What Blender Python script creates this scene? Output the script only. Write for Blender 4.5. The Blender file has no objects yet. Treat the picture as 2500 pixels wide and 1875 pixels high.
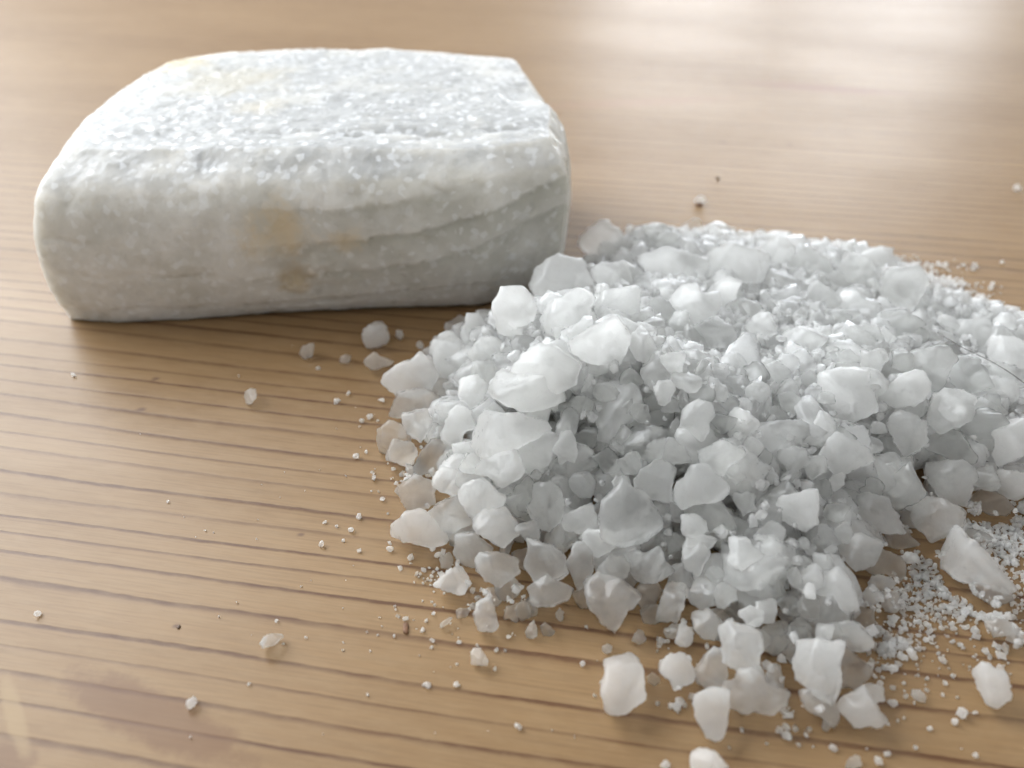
import bpy, math, random
import numpy as np
from mathutils import Vector, Matrix

# ------------------------------------------------------------------ camera, light, exposure
scene = bpy.context.scene
col = scene.collection
FPX, CAM_H, PITCH = 2022.0, 0.10, math.radians(37.0)      # focal length in px of a 2500 px wide frame
cam_data = bpy.data.cameras.new('camera')
cam_data.sensor_width = 36.0
cam_data.lens = FPX / 2500.0 * 36.0
cam_data.clip_start = 0.005
cam_data.clip_end = 20.0
cam_data.dof.use_dof = True
cam_data.dof.focus_distance = 0.134
cam_data.dof.aperture_fstop = 15.0
cam = bpy.data.objects.new('camera', cam_data)
cam.location = (0, 0, CAM_H)
cam.rotation_euler = (math.pi / 2 - PITCH, 0, 0)
col.objects.link(cam)
scene.camera = cam

world = bpy.data.worlds.new('World')
scene.world = world
world.use_nodes = True
bg = world.node_tree.nodes['Background']
bg.inputs['Color'].default_value = (0.98, 0.985, 0.99, 1)
bg.inputs['Strength'].default_value = 0.56


def window_lamp(name, loc, target, sx, sy, power, colour):
    d = bpy.data.lights.new(name, 'AREA')
    d.shape = 'RECTANGLE'
    d.size, d.size_y = sx, sy
    d.energy = power
    d.color = colour
    o = bpy.data.objects.new(name, d)
    o.location = loc
    o.rotation_euler = (Vector(target) - Vector(loc)).to_track_quat('-Z', 'Y').to_euler()
    col.objects.link(o)
    return o


# the room's side window (key light) and the two panes of the window beyond the table
window_lamp('side_window', (-0.98, 0.74, 0.88), (0, 0.14, 0), 1.3, 0.95, 30.0, (0.93, 0.97, 1.0))
window_lamp('far_window_pane', (0.36, 1.95, 0.52), (0.05, 0.2, 0.05), 0.38, 0.90, 4.6, (0.90, 0.95, 1.0))
window_lamp('far_window_pane', (0.78, 1.83, 0.52), (0.05, 0.2, 0.05), 0.36, 0.90, 4.6, (0.90, 0.95, 1.0))

scene.view_settings.view_transform = 'Standard'
scene.view_settings.look = 'None'
scene.view_settings.exposure = 0.40
scene.view_settings.gamma = 1.0
scene.view_settings.use_curve_mapping = False
scene.render.engine = 'CYCLES'
scene.cycles.use_denoising = True
scene.cycles.max_bounces = 36
scene.cycles.diffuse_bounces = 34
scene.cycles.transmission_bounces = 34
scene.cycles.use_adaptive_sampling = True
scene.cycles.adaptive_threshold = 0.07
scene.cycles.adaptive_min_samples = 20
scene.cycles.glossy_bounces = 6
scene.cycles.transparent_max_bounces = 6
scene.cycles.sample_clamp_indirect = 4.0

rng = np.random.default_rng(11)
random.seed(5)

# ------------------------------------------------------------------ numeric helpers
CAM = np.array([0.0, 0.0, CAM_H])
SP, CP = math.sin(PITCH), math.cos(PITCH)


def view_ray(px, py):
    a = (px - 1250.0) / FPX
    b = (py - 937.5) / FPX
    return np.array([a, CP - b * SP, -SP - b * CP])        # unit length along the optical axis


def at(px, py, z=0.0):
    d = view_ray(px, py)
    return CAM + d * ((CAM_H - z) / -d[2])


def project(p):
    d = p - CAM
    depth = d[:, 1] * CP - d[:, 2] * SP
    up = d[:, 1] * SP + d[:, 2] * CP
    return 1250 + FPX * d[:, 0] / depth, 937.5 - FPX * up / depth, depth


def hash3(ix, iy, iz, seed):
    n = (ix * 374761393 + iy * 668265263 + iz * 2147483647 + seed * 974634757) & 0xFFFFFFFF
    n = ((n ^ (n >> 13)) * 1274126177) & 0xFFFFFFFF
    n = ((n ^ (n >> 16)) * 2246822519) & 0xFFFFFFFF
    return ((n ^ (n >> 15)) & 0xFFFFFF) / float(0xFFFFFF)


def vnoise(p, seed=0):
    p = np.asarray(p, float)
    i = np.floor(p).astype(np.int64)
    f = p - i
    f = f * f * f * (f * (f * 6 - 15) + 10)
    r = 0
    for dx in (0, 1):
        for dy in (0, 1):
            for dz in (0, 1):
                w = (f[:, 0] if dx else 1 - f[:, 0]) * (f[:, 1] if dy else 1 - f[:, 1]) * (f[:, 2] if dz else 1 - f[:, 2])
                r = r + w * hash3(i[:, 0] + dx, i[:, 1] + dy, i[:, 2] + dz, seed)
    return r * 2 - 1


def fbm(p, seed=0, octaves=3):
    s, a, t = 0, 1.0, 0
    for k in range(octaves):
        s = s + a * vnoise(p * 2.03 ** k + 7.1 * k, seed + k)
        t += a
        a *= 0.5
    return s / t


def icosphere(n):
    import bmesh
    bm = bmesh.new()
    bmesh.ops.create_icosphere(bm, subdivisions=n, radius=1.0)
    v = np.array([x.co[:] for x in bm.verts])
    f = np.array([[q.index for q in x.verts] for x in bm.faces])
    bm.free()
    return v / np.linalg.norm(v, axis=1)[:, None], f


ICO = {n: icosphere(n) for n in (1, 2, 3, 4, 5)}


def mesh_from(name, verts, faces, mat, smooth=True):
    me = bpy.data.meshes.new(name)
    faces = np.asarray(faces, np.int32)
    k = faces.shape[1]
    me.vertices.add(len(verts))
    me.vertices.foreach_set('co', np.asarray(verts, np.float32).ravel())
    me.loops.add(faces.size)
    me.loops.foreach_set('vertex_index', faces.ravel())
    me.polygons.add(len(faces))
    me.polygons.foreach_set('loop_start', np.arange(0, faces.size, k, dtype=np.int32))
    me.polygons.foreach_set('use_smooth', np.full(len(faces), smooth))
    me.materials.append(mat)
    me.update(calc_edges=True)
    return me


def link(name, me, loc=(0, 0, 0), label=None, cat=None, group=None, kind=None, parent=None):
    o = bpy.data.objects.new(name, me)
    o.location = loc
    if label: o['label'] = label
    if cat: o['category'] = cat
    if group: o['group'] = group
    if kind: o['kind'] = kind
    if parent: o.parent = parent
    col.objects.link(o)
    return o


# ------------------------------------------------------------------ materials
class NT:
    def __init__(self, name):
        self.mat = bpy.data.materials.new(name)
        self.mat.use_nodes = True
        self.t = self.mat.node_tree
        self.b = self.t.nodes['Principled BSDF']

    def node(self, kind, **props):
        n = self.t.nodes.new(kind)
        for k, v in props.items(): setattr(n, k, v)
        return n

    def put(self, sock, v):
        if isinstance(v, bpy.types.NodeSocket): self.t.links.new(v, sock)
        else: sock.default_value = v

    def math(self, op, a, b=None, c=None, clamp=False):
        n = self.node('ShaderNodeMath', operation=op, use_clamp=clamp)
        for i, v in enumerate((a, b, c)):
            if v is not None: self.put(n.inputs[i], v)
        return n.outputs[0]

    def vec(self, op, a, b=None):
        n = self.node('ShaderNodeVectorMath', operation=op)
        self.put(n.inputs[0], a)
        if b is not None: self.put(n.inputs[1], b)
        return n.outputs['Value'] if op in ('DOT_PRODUCT', 'LENGTH', 'DISTANCE') else n.outputs['Vector']

    def xyz(self, x, y, z):
        n = self.node('ShaderNodeCombineXYZ')
        for i, v in enumerate((x, y, z)): self.put(n.inputs[i], v)
        return n.outputs[0]

    def noise(self, vec, scale, detail=3.0, rough=0.5, dist=0.0, out='Fac'):
        n = self.node('ShaderNodeTexNoise')
        self.put(n.inputs['Vector'], vec)
        n.inputs['Scale'].default_value = scale
        n.inputs['Detail'].default_value = detail
        n.inputs['Roughness'].default_value = rough
        n.inputs['Distortion'].default_value = dist
        return n.outputs[out]

    def mix(self, fac, a, b, blend='MIX'):
        n = self.node('ShaderNodeMix', data_type='RGBA', blend_type=blend)
        self.put(n.inputs[0], fac)
        self.put(n.inputs[6], a)
        self.put(n.inputs[7], b)
        return n.outputs[2]

    def ramp(self, v, lo, hi, a=0.0, b=1.0, smooth=True):
        n = self.node('ShaderNodeMapRange', interpolation_type='SMOOTHSTEP' if smooth else 'LINEAR')
        self.put(n.inputs[0], v)
        for i, x in enumerate((lo, hi, a, b)): self.put(n.inputs[i + 1], x)
        return n.outputs[0]

    def bump(self, h, strength, distance, normal=None):
        n = self.node('ShaderNodeBump')
        n.inputs['Strength'].default_value = strength
        n.inputs['Distance'].default_value = distance
        self.put(n.inputs['Height'], h)
        if normal: self.put(n.inputs['Normal'], normal)
        return n.outputs[0]

    def facets(self, pos, scale, seed_shift=(0, 0, 0)):
        """height field of randomly tilted crystal facets"""
        p = self.vec('ADD', pos, seed_shift)
        v = self.node('ShaderNodeTexVoronoi')
        self.put(v.inputs['Vector'], p)
        v.inputs['Scale'].default_value = scale
        off = self.vec('SUBTRACT', self.vec('SCALE', p), v.outputs['Position'])
        sc = off.node.inputs[0].links[0].from_node
        sc.inputs['Scale'].default_value = 1.0
        tilt = self.vec('SUBTRACT', v.outputs['Color'], (0.5, 0.5, 0.5))
        d = self.vec('DOT_PRODUCT', off, tilt)
        return self.math('MULTIPLY', d, scale), v


C4 = lambda r, g, b: (r, g, b, 1.0)


def salt_material(name, base, clear_lo, clear_hi, rough, haze):
    """translucent salt: light scatters in the surface and passes through it; clearer streaks refract"""
    m = NT(name)
    g = m.node('ShaderNodeNewGeometry')
    pos = g.outputs['Position']
    isl = g.outputs['Random Per Island']
    n1 = m.noise(pos, 230, 3, 0.6)
    n2 = m.noise(pos, 900, 4, 0.65)
    clear = m.math('ADD', m.math('MULTIPLY', isl, 0.5), m.math('MULTIPLY', m.ramp(n1, 0.35, 0.65), 0.5))
    clear = m.ramp(clear, 0.0, 1.0, clear_lo, clear_hi, False)
    fh, _ = m.facets(pos, 480)
    h = m.math('ADD', m.math('MULTIPLY', fh, 0.8), m.math('MULTIPLY', n2, 0.8))
    nor = m.bump(h, 0.5, 0.00028)
    colour = m.mix(isl, C4(*base), C4(base[0] * 0.985, base[1] * 0.985, base[2] * 0.978))
    dif = m.node('ShaderNodeBsdfDiffuse')
    tra = m.node('ShaderNodeBsdfTranslucent')
    ref = m.node('ShaderNodeBsdfRefraction')
    glo = m.node('ShaderNodeBsdfGlossy')
    fre = m.node('ShaderNodeFresnel')
    for n in (dif, tra, ref): m.put(n.inputs['Color'], colour)
    for n in (dif, tra, ref, glo, fre): m.put(n.inputs['Normal'], nor)
    ref.inputs['IOR'].default_value = 1.16
    ref.inputs['Roughness'].default_value = 0.42
    m.put(glo.inputs['Roughness'], m.ramp(n2, 0.3, 0.7, rough * 0.7, rough * 1.3))
    fre.inputs['IOR'].default_value = 1.45

    def mixs(f, a, b):
        n = m.node('ShaderNodeMixShader')
        m.put(n.inputs[0], f)
        m.put(n.inputs[1], a.outputs[0])
        m.put(n.inputs[2], b.outputs[0])
        return n
    body = mixs(clear, mixs(0.86, dif, tra), ref)
    if haze:
        body = mixs(haze, body, m.node('ShaderNodeBsdfTransparent'))
    skin = m.math('MULTIPLY', fre.outputs[0], m.math('SUBTRACT', 1.0, g.outputs['Backfacing']))
    surf = mixs(skin, body, glo)
    m.t.links.new(surf.outputs[0], m.t.nodes['Material Output'].inputs['Surface'])
    return m.mat


MILKY = salt_material('milky_salt', (0.997, 0.998, 0.997), 0.15, 0.50, 0.34, 0.0)
CLOUDY = salt_material('cloudy_salt', (0.996, 0.998, 0.996), 0.35, 0.70, 0.28, 0.05)
GLASSY = salt_material('glassy_salt', (0.993, 0.996, 0.993), 0.55, 0.88, 0.22, 0.10)
POURED = salt_material('poured_salt', (0.997, 0.998, 0.997), 0.30, 0.65, 0.28, 0.0)


def wood_material():
    m = NT('varnished_pine')
    tc = m.node('ShaderNodeTexCoord').outputs['Object']
    a = math.radians(9.6)
    v = m.vec('DOT_PRODUCT', tc, (-math.cos(a), math.sin(a), 0))      # along the grain
    u = m.vec('DOT_PRODUCT', tc, (math.sin(a), math.cos(a), 0))       # across the grain
    w1 = m.math('SUBTRACT', m.noise(m.xyz(m.math('MULTIPLY', v, 3.0), m.math('MULTIPLY', u, 14.0), 0.0), 1.0, 2, 0.5), 0.5)
    w2 = m.math('SUBTRACT', m.noise(m.xyz(m.math('MULTIPLY', v, 14.0), m.math('MULTIPLY', u, 110.0), 3.0), 1.0, 2, 0.5), 0.5)
    w3 = m.math('SUBTRACT', m.noise(m.xyz(m.math('MULTIPLY', v, 260.0), m.math('MULTIPLY', u, 500.0), 5.0), 1.0, 2, 0.5), 0.5)
    uu = m.math('ADD', u, m.math('ADD', m.math('MULTIPLY', w1, 0.010), m.math('ADD', m.math('MULTIPLY', w2, 0.0015), m.math('MULTIPLY', w3, 0.0004))))
    w4 = m.math('SUBTRACT', m.noise(m.xyz(m.math('MULTIPLY', v, 0.8), m.math('MULTIPLY', u, 75.0), 21.0), 1.0, 1, 0.5), 0.5)
    uu = m.math('ADD', uu, m.math('MULTIPLY', w4, 0.0075))
    s = m.math('DIVIDE', uu, 0.0046)
    fr = m.math('FRACT', s)
    idn = m.node('ShaderNodeTexWhiteNoise', noise_dimensions='1D')
    m.put(idn.inputs['W'], m.math('FLOOR', s))
    rnd = idn.outputs['Value']
    late = m.math('MULTIPLY', m.ramp(fr, 0.77, 0.94), m.ramp(fr, 0.95, 1.0, 1.0, 0.0))
    late = m.math('MULTIPLY', late, m.math('ADD', 0.5, m.math('MULTIPLY', rnd, 0.75)))
    along = m.noise(m.xyz(m.math('MULTIPLY', v, 22.0), m.math('MULTIPLY', u, 240.0), 9.0), 1.0, 3, 0.6)
    late = m.math('MULTIPLY', late, m.ramp(along, 0.25, 0.7, 0.55, 1.35), clamp=True)
    late = m.math('ADD', late, m.math('MULTIPLY', m.math('POWER', fr, 1.5), 0.10))
    fibre = m.noise(m.xyz(m.math('MULTIPLY', v, 90.0), m.math('MULTIPLY', u, 2600.0), 1.0), 1.0, 4, 0.65)
    blot = m.noise(m.xyz(m.math('MULTIPLY', v, 9.0), m.math('MULTIPLY', u, 24.0), 7.0), 1.0, 4, 0.6)
    base = m.mix(m.ramp(blot, 0.3, 0.7), C4(0.268, 0.168, 0.080), C4(0.212, 0.127, 0.056))
    c = m.mix(late, base, C4(0.088, 0.036, 0.013))
    c = m.mix(m.ramp(fibre, 0.35, 0.70, 0.0, 0.30), c, C4(0.115, 0.064, 0.029))
    # faint second lines between the rings, and small mottling of the early wood
    mot = m.noise(m.xyz(m.math('MULTIPLY', v, 120.0), m.math('MULTIPLY', u, 420.0), 17.0), 1.0, 4, 0.7)
    c = m.mix(m.ramp(mot, 0.38, 0.68, 0.0, 0.30), c, C4(0.28, 0.190, 0.102))
    fr2 = m.math('FRACT', m.math('ADD', m.math('MULTIPLY', s, 2.0), m.math('MULTIPLY', rnd, 0.7)))
    sec = m.math('MULTIPLY', m.math('MULTIPLY', m.ramp(fr2, 0.80, 0.92), m.ramp(fr2, 0.93, 1.0, 1.0, 0.0)), m.ramp(along, 0.45, 0.75))
    c = m.mix(m.math('MULTIPLY', sec, 0.28), c, C4(0.095, 0.043, 0.018))
    # short dark resin flecks
    fl = m.noise(m.xyz(m.math('MULTIPLY', v, 170.0), m.math('MULTIPLY', u, 2100.0), 13.0), 1.0, 1, 0.4)
    c = m.mix(m.ramp(fl, 0.76, 0.84, 0.0, 0.45), c, C4(0.14, 0.065, 0.03))

    def patch(cx, cy, ru, rv, tilt, edge, colour, amount, c):
        q = m.vec('SUBTRACT', tc, (cx, cy, 0))
        ca, sa = math.cos(tilt), math.sin(tilt)
        pu = m.math('DIVIDE', m.vec('DOT_PRODUCT', q, (ca, sa, 0)), ru)
        pv = m.math('DIVIDE', m.vec('DOT_PRODUCT', q, (-sa, ca, 0)), rv)
        r = m.math('SQRT', m.math('ADD', m.math('MULTIPLY', pu, pu), m.math('MULTIPLY', pv, pv)))
        nn = m.math('SUBTRACT', m.noise(tc, 260, 4, 0.65), 0.5)
        r = m.math('ADD', r, m.math('MULTIPLY', nn, 0.9))
        return m.mix(m.ramp(r, 1.0 - edge, 1.0, amount, 0.0), c, C4(*colour))
    def along_px(x0, y0, x1, y1):
        a_, b_ = at(x0, y0), at(x1, y1)
        d_ = b_ - a_
        return (a_ + b_) / 2, float(np.hypot(d_[0], d_[1])) / 2, math.atan2(d_[1], d_[0])
    p, r, tl = along_px(120, 1625, 660, 1890)
    c = patch(p[0], p[1], r, 0.0042, tl, 0.45, (0.130, 0.060, 0.026), 0.6, c)        # reddish heartwood round a knot
    p, r, tl = along_px(-60, 1830, 90, 1900)
    c = patch(p[0], p[1], r, 0.0035, tl, 0.45, (0.130, 0.060, 0.026), 0.6, c)
    p, r, tl = along_px(5, 1630, 72, 1880)
    c = patch(p[0], p[1], r, 0.0014, tl, 0.5, (0.31, 0.215, 0.108), 0.55, c)            # pale scraped streak
    p = at(2010, 215)
    c = patch(p[0], p[1], 0.040, 0.007, math.radians(-14), 0.7, (0.19, 0.09, 0.05), 0.7, c)          # dark grain round a far knot
    p = at(1560, 250)
    c = patch(p[0], p[1], 0.050, 0.006, math.radians(8), 0.7, (0.24, 0.13, 0.07), 0.55, c)
    for (x, y, r) in ((1767, 348, 0.0012), (1928, 352, 0.001), (380, 925, 0.0008), (345, 1000, 0.0009), (735, 1305, 0.0006), (430, 1528, 0.0006)):
        p = at(x, y)
        c = patch(p[0], p[1], r * 1.5, r, 0.1, 0.8, (0.10, 0.05, 0.03), 0.8, c)
    m.put(m.b.inputs['Base Color'], c)
    m.put(m.b.inputs['Roughness'], m.ramp(blot, 0.3, 0.7, 0.42, 0.46))
    m.b.inputs['Specular IOR Level'].default_value = 0.33
    dent = m.noise(tc, 90, 3, 0.6)
    h = m.math('ADD', m.math('MULTIPLY', late, -0.55), m.math('ADD', m.math('MULTIPLY', fibre, 0.22), m.math('MULTIPLY', dent, 0.25)))
    m.put(m.b.inputs['Normal'], m.bump(h, 0.14, 0.0003))
    return m.mat


def block_material():
    m = NT('layered_rock_salt')
    g = m.node('ShaderNodeNewGeometry')
    pos = g.outputs['Position']
    n1 = m.noise(pos, 75, 6, 0.68)
    n2 = m.noise(pos, 420, 4, 0.6)
    sep = m.node('ShaderNodeSeparateXYZ')
    m.put(sep.inputs[0], pos)
    # bands of clearer and milkier salt, tilted down towards the far end
    lay = m.node('ShaderNodeAttribute', attribute_name='layer').outputs['Fac']
    grain = m.node('ShaderNodeAttribute', attribute_name='granular').outputs['Fac']
    c = m.mix(m.ramp(n1, 0.35, 0.68), C4(0.63, 0.615, 0.58), C4(0.51, 0.495, 0.45))
    c = m.mix(m.math('MULTIPLY', lay, 0.7), c, C4(0.29, 0.28, 0.22))
    c = m.mix(m.math('MULTIPLY', grain, 0.8), c, C4(0.345, 0.355, 0.365))

    sp = m.node('ShaderNodeTexVoronoi')
    m.put(sp.inputs['Vector'], pos)
    sp.inputs['Scale'].default_value = 780
    sv = m.vec('DOT_PRODUCT', sp.outputs['Color'], (0.34, 0.33, 0.33))
    fine = m.noise(pos, 700, 5, 0.7)
    c = m.mix(m.math('MULTIPLY', m.ramp(sv, 0.40, 0.25), m.math('ADD', 0.10, m.math('MULTIPLY', grain, 0.30))), c, C4(0.36, 0.365, 0.36))   # clearer grains
    c = m.mix(m.math('MULTIPLY', m.ramp(sv, 0.62, 0.78), m.math('ADD', 0.34, m.math('MULTIPLY', grain, 0.40))), c, C4(0.72, 0.735, 0.75))   # whiter grains; on the front also bright spots painted in as crystal glints
    c = m.mix(m.ramp(fine, 0.35, 0.70, 0.0, 0.14), c, C4(0.50, 0.485, 0.44))

    def stain(p, r, squash, colour, amount, c):
        q = m.vec('MULTIPLY', m.vec('SUBTRACT', pos, tuple(p)), squash)
        d = m.math('ADD', m.math('DIVIDE', m.vec('LENGTH', q), r), m.math('MULTIPLY', m.math('SUBTRACT', m.noise(pos, 150, 6, 0.75), 0.5), 2.6))
        return m.mix(m.ramp(d, 0.1, 1.15, amount, 0.0), c, C4(*colour))
    c = stain((-0.0475, 0.155, 0.0235), 0.008, (1, 0.4, 1), (0.55, 0.42, 0.23), 0.6, c)
    c = stain((-0.046, 0.155, 0.0125), 0.0045, (1, 0.4, 0.8), (0.42, 0.33, 0.20), 0.75, c)
    c = stain((-0.034, 0.155, 0.0215), 0.0035, (0.8, 0.4, 1), (0.55, 0.46, 0.32), 0.7, c)
    c = stain((-0.0875, 0.224, 0.037), 0.010, (1, 0.8, 1), (0.55, 0.46, 0.27), 0.6, c)
    c = stain((-0.068, 0.206, 0.037), 0.014, (0.8, 1.0, 0.5), (0.44, 0.40, 0.31), 0.55, c)
    c = stain((-0.057, 0.187, 0.037), 0.006, (0.8, 1.0, 0.5), (0.52, 0.48, 0.40), 0.7, c)
    c = stain((0.004, 0.197, 0.036), 0.007, (1.3, 0.6, 0.5), (0.56, 0.56, 0.54), 0.8, c)
    m.put(m.b.inputs['Base Color'], c)
    m.b.inputs['Subsurface Weight'].default_value = 1.0
    m.b.inputs['Subsurface Radius'].default_value = (1.0, 0.97, 0.9)
    m.b.inputs['Subsurface Scale'].default_value = 0.0095
    m.b.inputs['IOR'].default_value = 1.5
    m.b.inputs['Specular IOR Level'].default_value = 0.3
    f1, v1 = m.facets(pos, 620)
    f2, v2 = m.facets(pos, 300, (0.3, 0.1, 0.2))
    glint = m.ramp(v1.outputs['Distance'], 0.0, 0.6, 0.20, 0.5)
    spark = m.math('GREATER_THAN', m.vec('DOT_PRODUCT', v1.outputs['Color'], (0.5, 0.3, 0.2)), 0.72)
    m.put(m.b.inputs['Roughness'], m.math('SUBTRACT', m.math('ADD', m.math('MULTIPLY', grain, -0.06), 0.56), m.math('MULTIPLY', spark, 0.30)))
    hs = m.math('ADD', m.math('MULTIPLY', f1, 1.0), m.math('MULTIPLY', f2, 0.9))
    hs = m.math('MULTIPLY', hs, m.math('ADD', m.math('MULTIPLY', spark, 0.45), m.math('ADD', 0.06, m.math('MULTIPLY', grain, 0.6))))
    h = m.math('ADD', hs, m.math('MULTIPLY', n2, 0.45))
    m.put(m.b.inputs['Normal'], m.bump(h, 0.5, 0.0005))
    return m.mat


def plain(name, colour, rough=0.6):
    m = NT(name)
    tc = m.node('ShaderNodeNewGeometry').outputs['Position']
    n = m.noise(tc, 1800, 3, 0.6)
    m.put(m.b.inputs['Base Color'], m.mix(m.ramp(n, 0.3, 0.7), C4(*colour), C4(*[x * 0.6 for x in colour])))
    m.b.inputs['Roughness'].default_value = rough
    return m.mat


WOOD = wood_material()
BLOCK = block_material()
DARK = plain('dark_speck', (0.11, 0.065, 0.04))
CHIP = plain('wood_splinter', (0.2, 0.10, 0.05))
HAIR = plain('hair', (0.10, 0.08, 0.07), 0.4)

# ------------------------------------------------------------------ table
def table():
    import bmesh
    bm = bmesh.new()
    x0, x1, y0, y1, t = -0.75, 0.75, -0.16, 0.72, 0.026
    bmesh.ops.create_cube(bm, size=1.0)
    for v in bm.verts:
        v.co = ((x0 + x1) / 2 + v.co.x * (x1 - x0), (y0 + y1) / 2 + v.co.y * (y1 - y0), -t / 2 + v.co.z * t)
    bmesh.ops.bevel(bm, geom=list(bm.edges), offset=0.003, segments=3, affect='EDGES', profile=0.5)
    me = bpy.data.meshes.new('table_top')
    bm.to_mesh(me)
    bm.free()
    me.materials.append(WOOD)
    o = link('table_top', me, kind='structure', label='varnished pine table top with brown grain lines under the salt', cat='table top')


table()

# ------------------------------------------------------------------ salt block
def salt_block():
    # control outlines, front corner by the loose crystals first, then round; metres
    bottom = [(-.0995, .1560), (-.086, .1550), (-.050, .1580), (-.008, .1600), (.010, .1655), (.0115, .190), (.004, .222), (-.030, .229), (-.075, .228), (-.096, .218), (-.101, .190), (-.0995, .170)]
    low = [(-.0995, .1545), (-.086, .1530), (-.050, .1550), (-.006, .1580), (.0115, .1645), (.0135, .190), (.006, .225), (-.030, .233), (-.075, .232), (-.095, .218), (-.1020, .190), (-.1010, .167)]
    mid = [(-.0990, .1530), (-.087, .1510), (-.050, .1515), (-.005, .1550), (.0120, .1635), (.0145, .190), (.006, .227), (-.031, .236), (-.076, .234), (-.096, .220), (-.1030, .190), (-.1015, .163)]
    high = [(-.0970, .1540), (-.086, .1520), (-.050, .1525), (-.004, .1555), (.0125, .1630), (.0135, .190), (.004, .228), (-.032, .237), (-.076, .235), (-.0945, .222), (-.1000, .190), (-.0990, .164)]
    edge = [(-.0945, .1575), (-.084, .1555), (-.050, .1560), (-.004, .1580), (.0110, .1640), (.0120, .190), (.003, .228), (-.032, .237), (-.076, .235), (-.0920, .2245), (-.0975, .200), (-.0970, .171)]
    top = [(-.0910, .1655), (-.082, .1635), (-.050, .1640), (-.004, .1645), (.0075, .1690), (.0085, .189), (.0005, .228), (-.0325, .2355), (-.076, .2335), (-.0890, .2265), (-.0940, .203), (-.0940, .178)]
    levels = [(0.0004, bottom), (0.005, low), (0.016, mid), (0.0270, high), (0.0325, edge), (0.0368, top)]
    N = 1100
    lens = None
    outs = []
    for z, pts in levels:
        p = np.array(pts)
        q = np.vstack([p, p[:1]])
        if lens is None:
            seg = np.linalg.norm(np.diff(np.array(mid + mid[:1]), axis=0), axis=1)
            lens = np.concatenate([[0], np.cumsum(seg)]) / seg.sum()
        t = np.linspace(0, 1, N, endpoint=False)
        o = np.stack([np.interp(t, lens, q[:, k]) for k in (0, 1)], 1)
        sig = 3.5
        kx = np.arange(-50, 51)
        ker = np.exp(-0.5 * (kx / sig) ** 2)
        ker /= ker.sum()
        o = np.stack([np.convolve(np.concatenate([o[-50:, k], o[:, k], o[:50, k]]), ker, 'valid') for k in (0, 1)], 1)
        outs.append(o)
    zs = np.array([l[0] for l in levels])
    outs = np.array(outs)
    rows_z = np.concatenate([np.linspace(0.0004, 0.030, 105, endpoint=False), np.linspace(0.030, 0.0368, 34)])
    rings = []

    def catmull(zq):
        k = min(max(np.searchsorted(zs, zq) - 1, 0), len(zs) - 2)
        t = (zq - zs[k]) / (zs[k + 1] - zs[k])
        m0 = (outs[k + 1] - outs[max(k - 1, 0)]) / (zs[k + 1] - zs[max(k - 1, 0)]) * (zs[k + 1] - zs[k])
        m1 = (outs[min(k + 2, len(zs) - 1)] - outs[k]) / (zs[min(k + 2, len(zs) - 1)] - zs[k]) * (zs[k + 1] - zs[k])
        return (2 * t ** 3 - 3 * t ** 2 + 1) * outs[k] + (t ** 3 - 2 * t ** 2 + t) * m0 + (-2 * t ** 3 + 3 * t ** 2) * outs[k + 1] + (t ** 3 - t ** 2) * m1
    for zq in rows_z:
        o = catmull(zq)
        rings.append(np.column_stack([o, np.full(N, zq)]))
    cen = outs[-1].mean(0)
    # the top: rings closing towards a spine so that quads stay even
    CAPR = 90
    spine = np.column_stack([np.clip(outs[-1][:, 0], -.066, -.022), np.full(N, cen[1])])
    for k in range(1, CAPR + 1):
        t = k / CAPR
        o = outs[-1] * (1 - t) + spine * t
        z = 0.0368 + 0.0010 * (1 - (1 - t) ** 2)
        rings.append(np.column_stack([o, np.full(N, z)]))
    R = len(rings)
    V = np.array(rings).reshape(-1, 3)
    idx = np.arange(R * N).reshape(R, N)
    a, b = idx[:-1], idx[1:]
    F = np.stack([a, np.roll(a, -1, 1), np.roll(b, -1, 1), b], -1).reshape(-1, 4)
    # normals of the smooth body
    G = V.reshape(R, N, 3)
    du = np.roll(G, -1, 1) - np.roll(G, 1, 1)
    dv = np.gradient(G, axis=0)
    nrm = np.cross(du, dv).reshape(-1, 3)
    nrm /= np.linalg.norm(nrm, axis=1)[:, None] + 1e-12
    nrm[-N:] = (0, 0, 1)
    x, y, z = V.T
    topness = np.clip((nrm[:, 2] - 0.35) / 0.45, 0, 1)
    front = np.clip((-nrm[:, 1] - 0.1) / 0.5, 0, 1)
    jag = 0.0008 * fbm(V * 560, 3, 3) + 0.0006 * fbm(V * 120, 8, 2)
    # stepped layers on the front and the banded end: each lower layer sits a little further in
    disp = np.zeros(len(V))
    layer = np.zeros(len(V))
    lines = [([-.110, -.060, -.037, -.026, -.017, .001, .016], [.0300, .0295, .0278, .0290, .0298, .0345, .0375], .0003, .5),
             ([-.110, -.060, -.033, -.018, -.004, .012, .018], [.0205, .0200, .0212, .0232, .0268, .0318, .0335], .00035, .75),
             ([-.110, -.060, -.028, -.009, .002, .013, .018], [.0130, .0120, .0138, .0180, .0228, .0250, .0258], .0003, .65),
             ([-.110, -.060, -.040, -.010, .018], [.0045, .0040, .0050, .0080, .0110], .0005, .25)]
    for k, (xs, hs, amp, dk) in enumerate(lines):
        c = np.interp(x, xs, hs) + jag
        below = 1 / (1 + np.exp((z - c) / 0.00018))
        side = np.clip((x + .062) / .03, 0.10, 1) if k < 3 else 0.5
        disp -= amp * below * side * np.maximum(front, 0.4) * (1 - topness)
        fade = np.exp(-np.clip(c - z, 0, 1) / (0.0075 if k else 0.006))
        layer = np.maximum(layer, below * fade * min(1, dk * 1.3) * side * (1 - topness))
    disp += 0.0006 * fbm(V * 55, 21, 3) + 0.00030 * fbm(V * 260, 31, 4)
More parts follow.
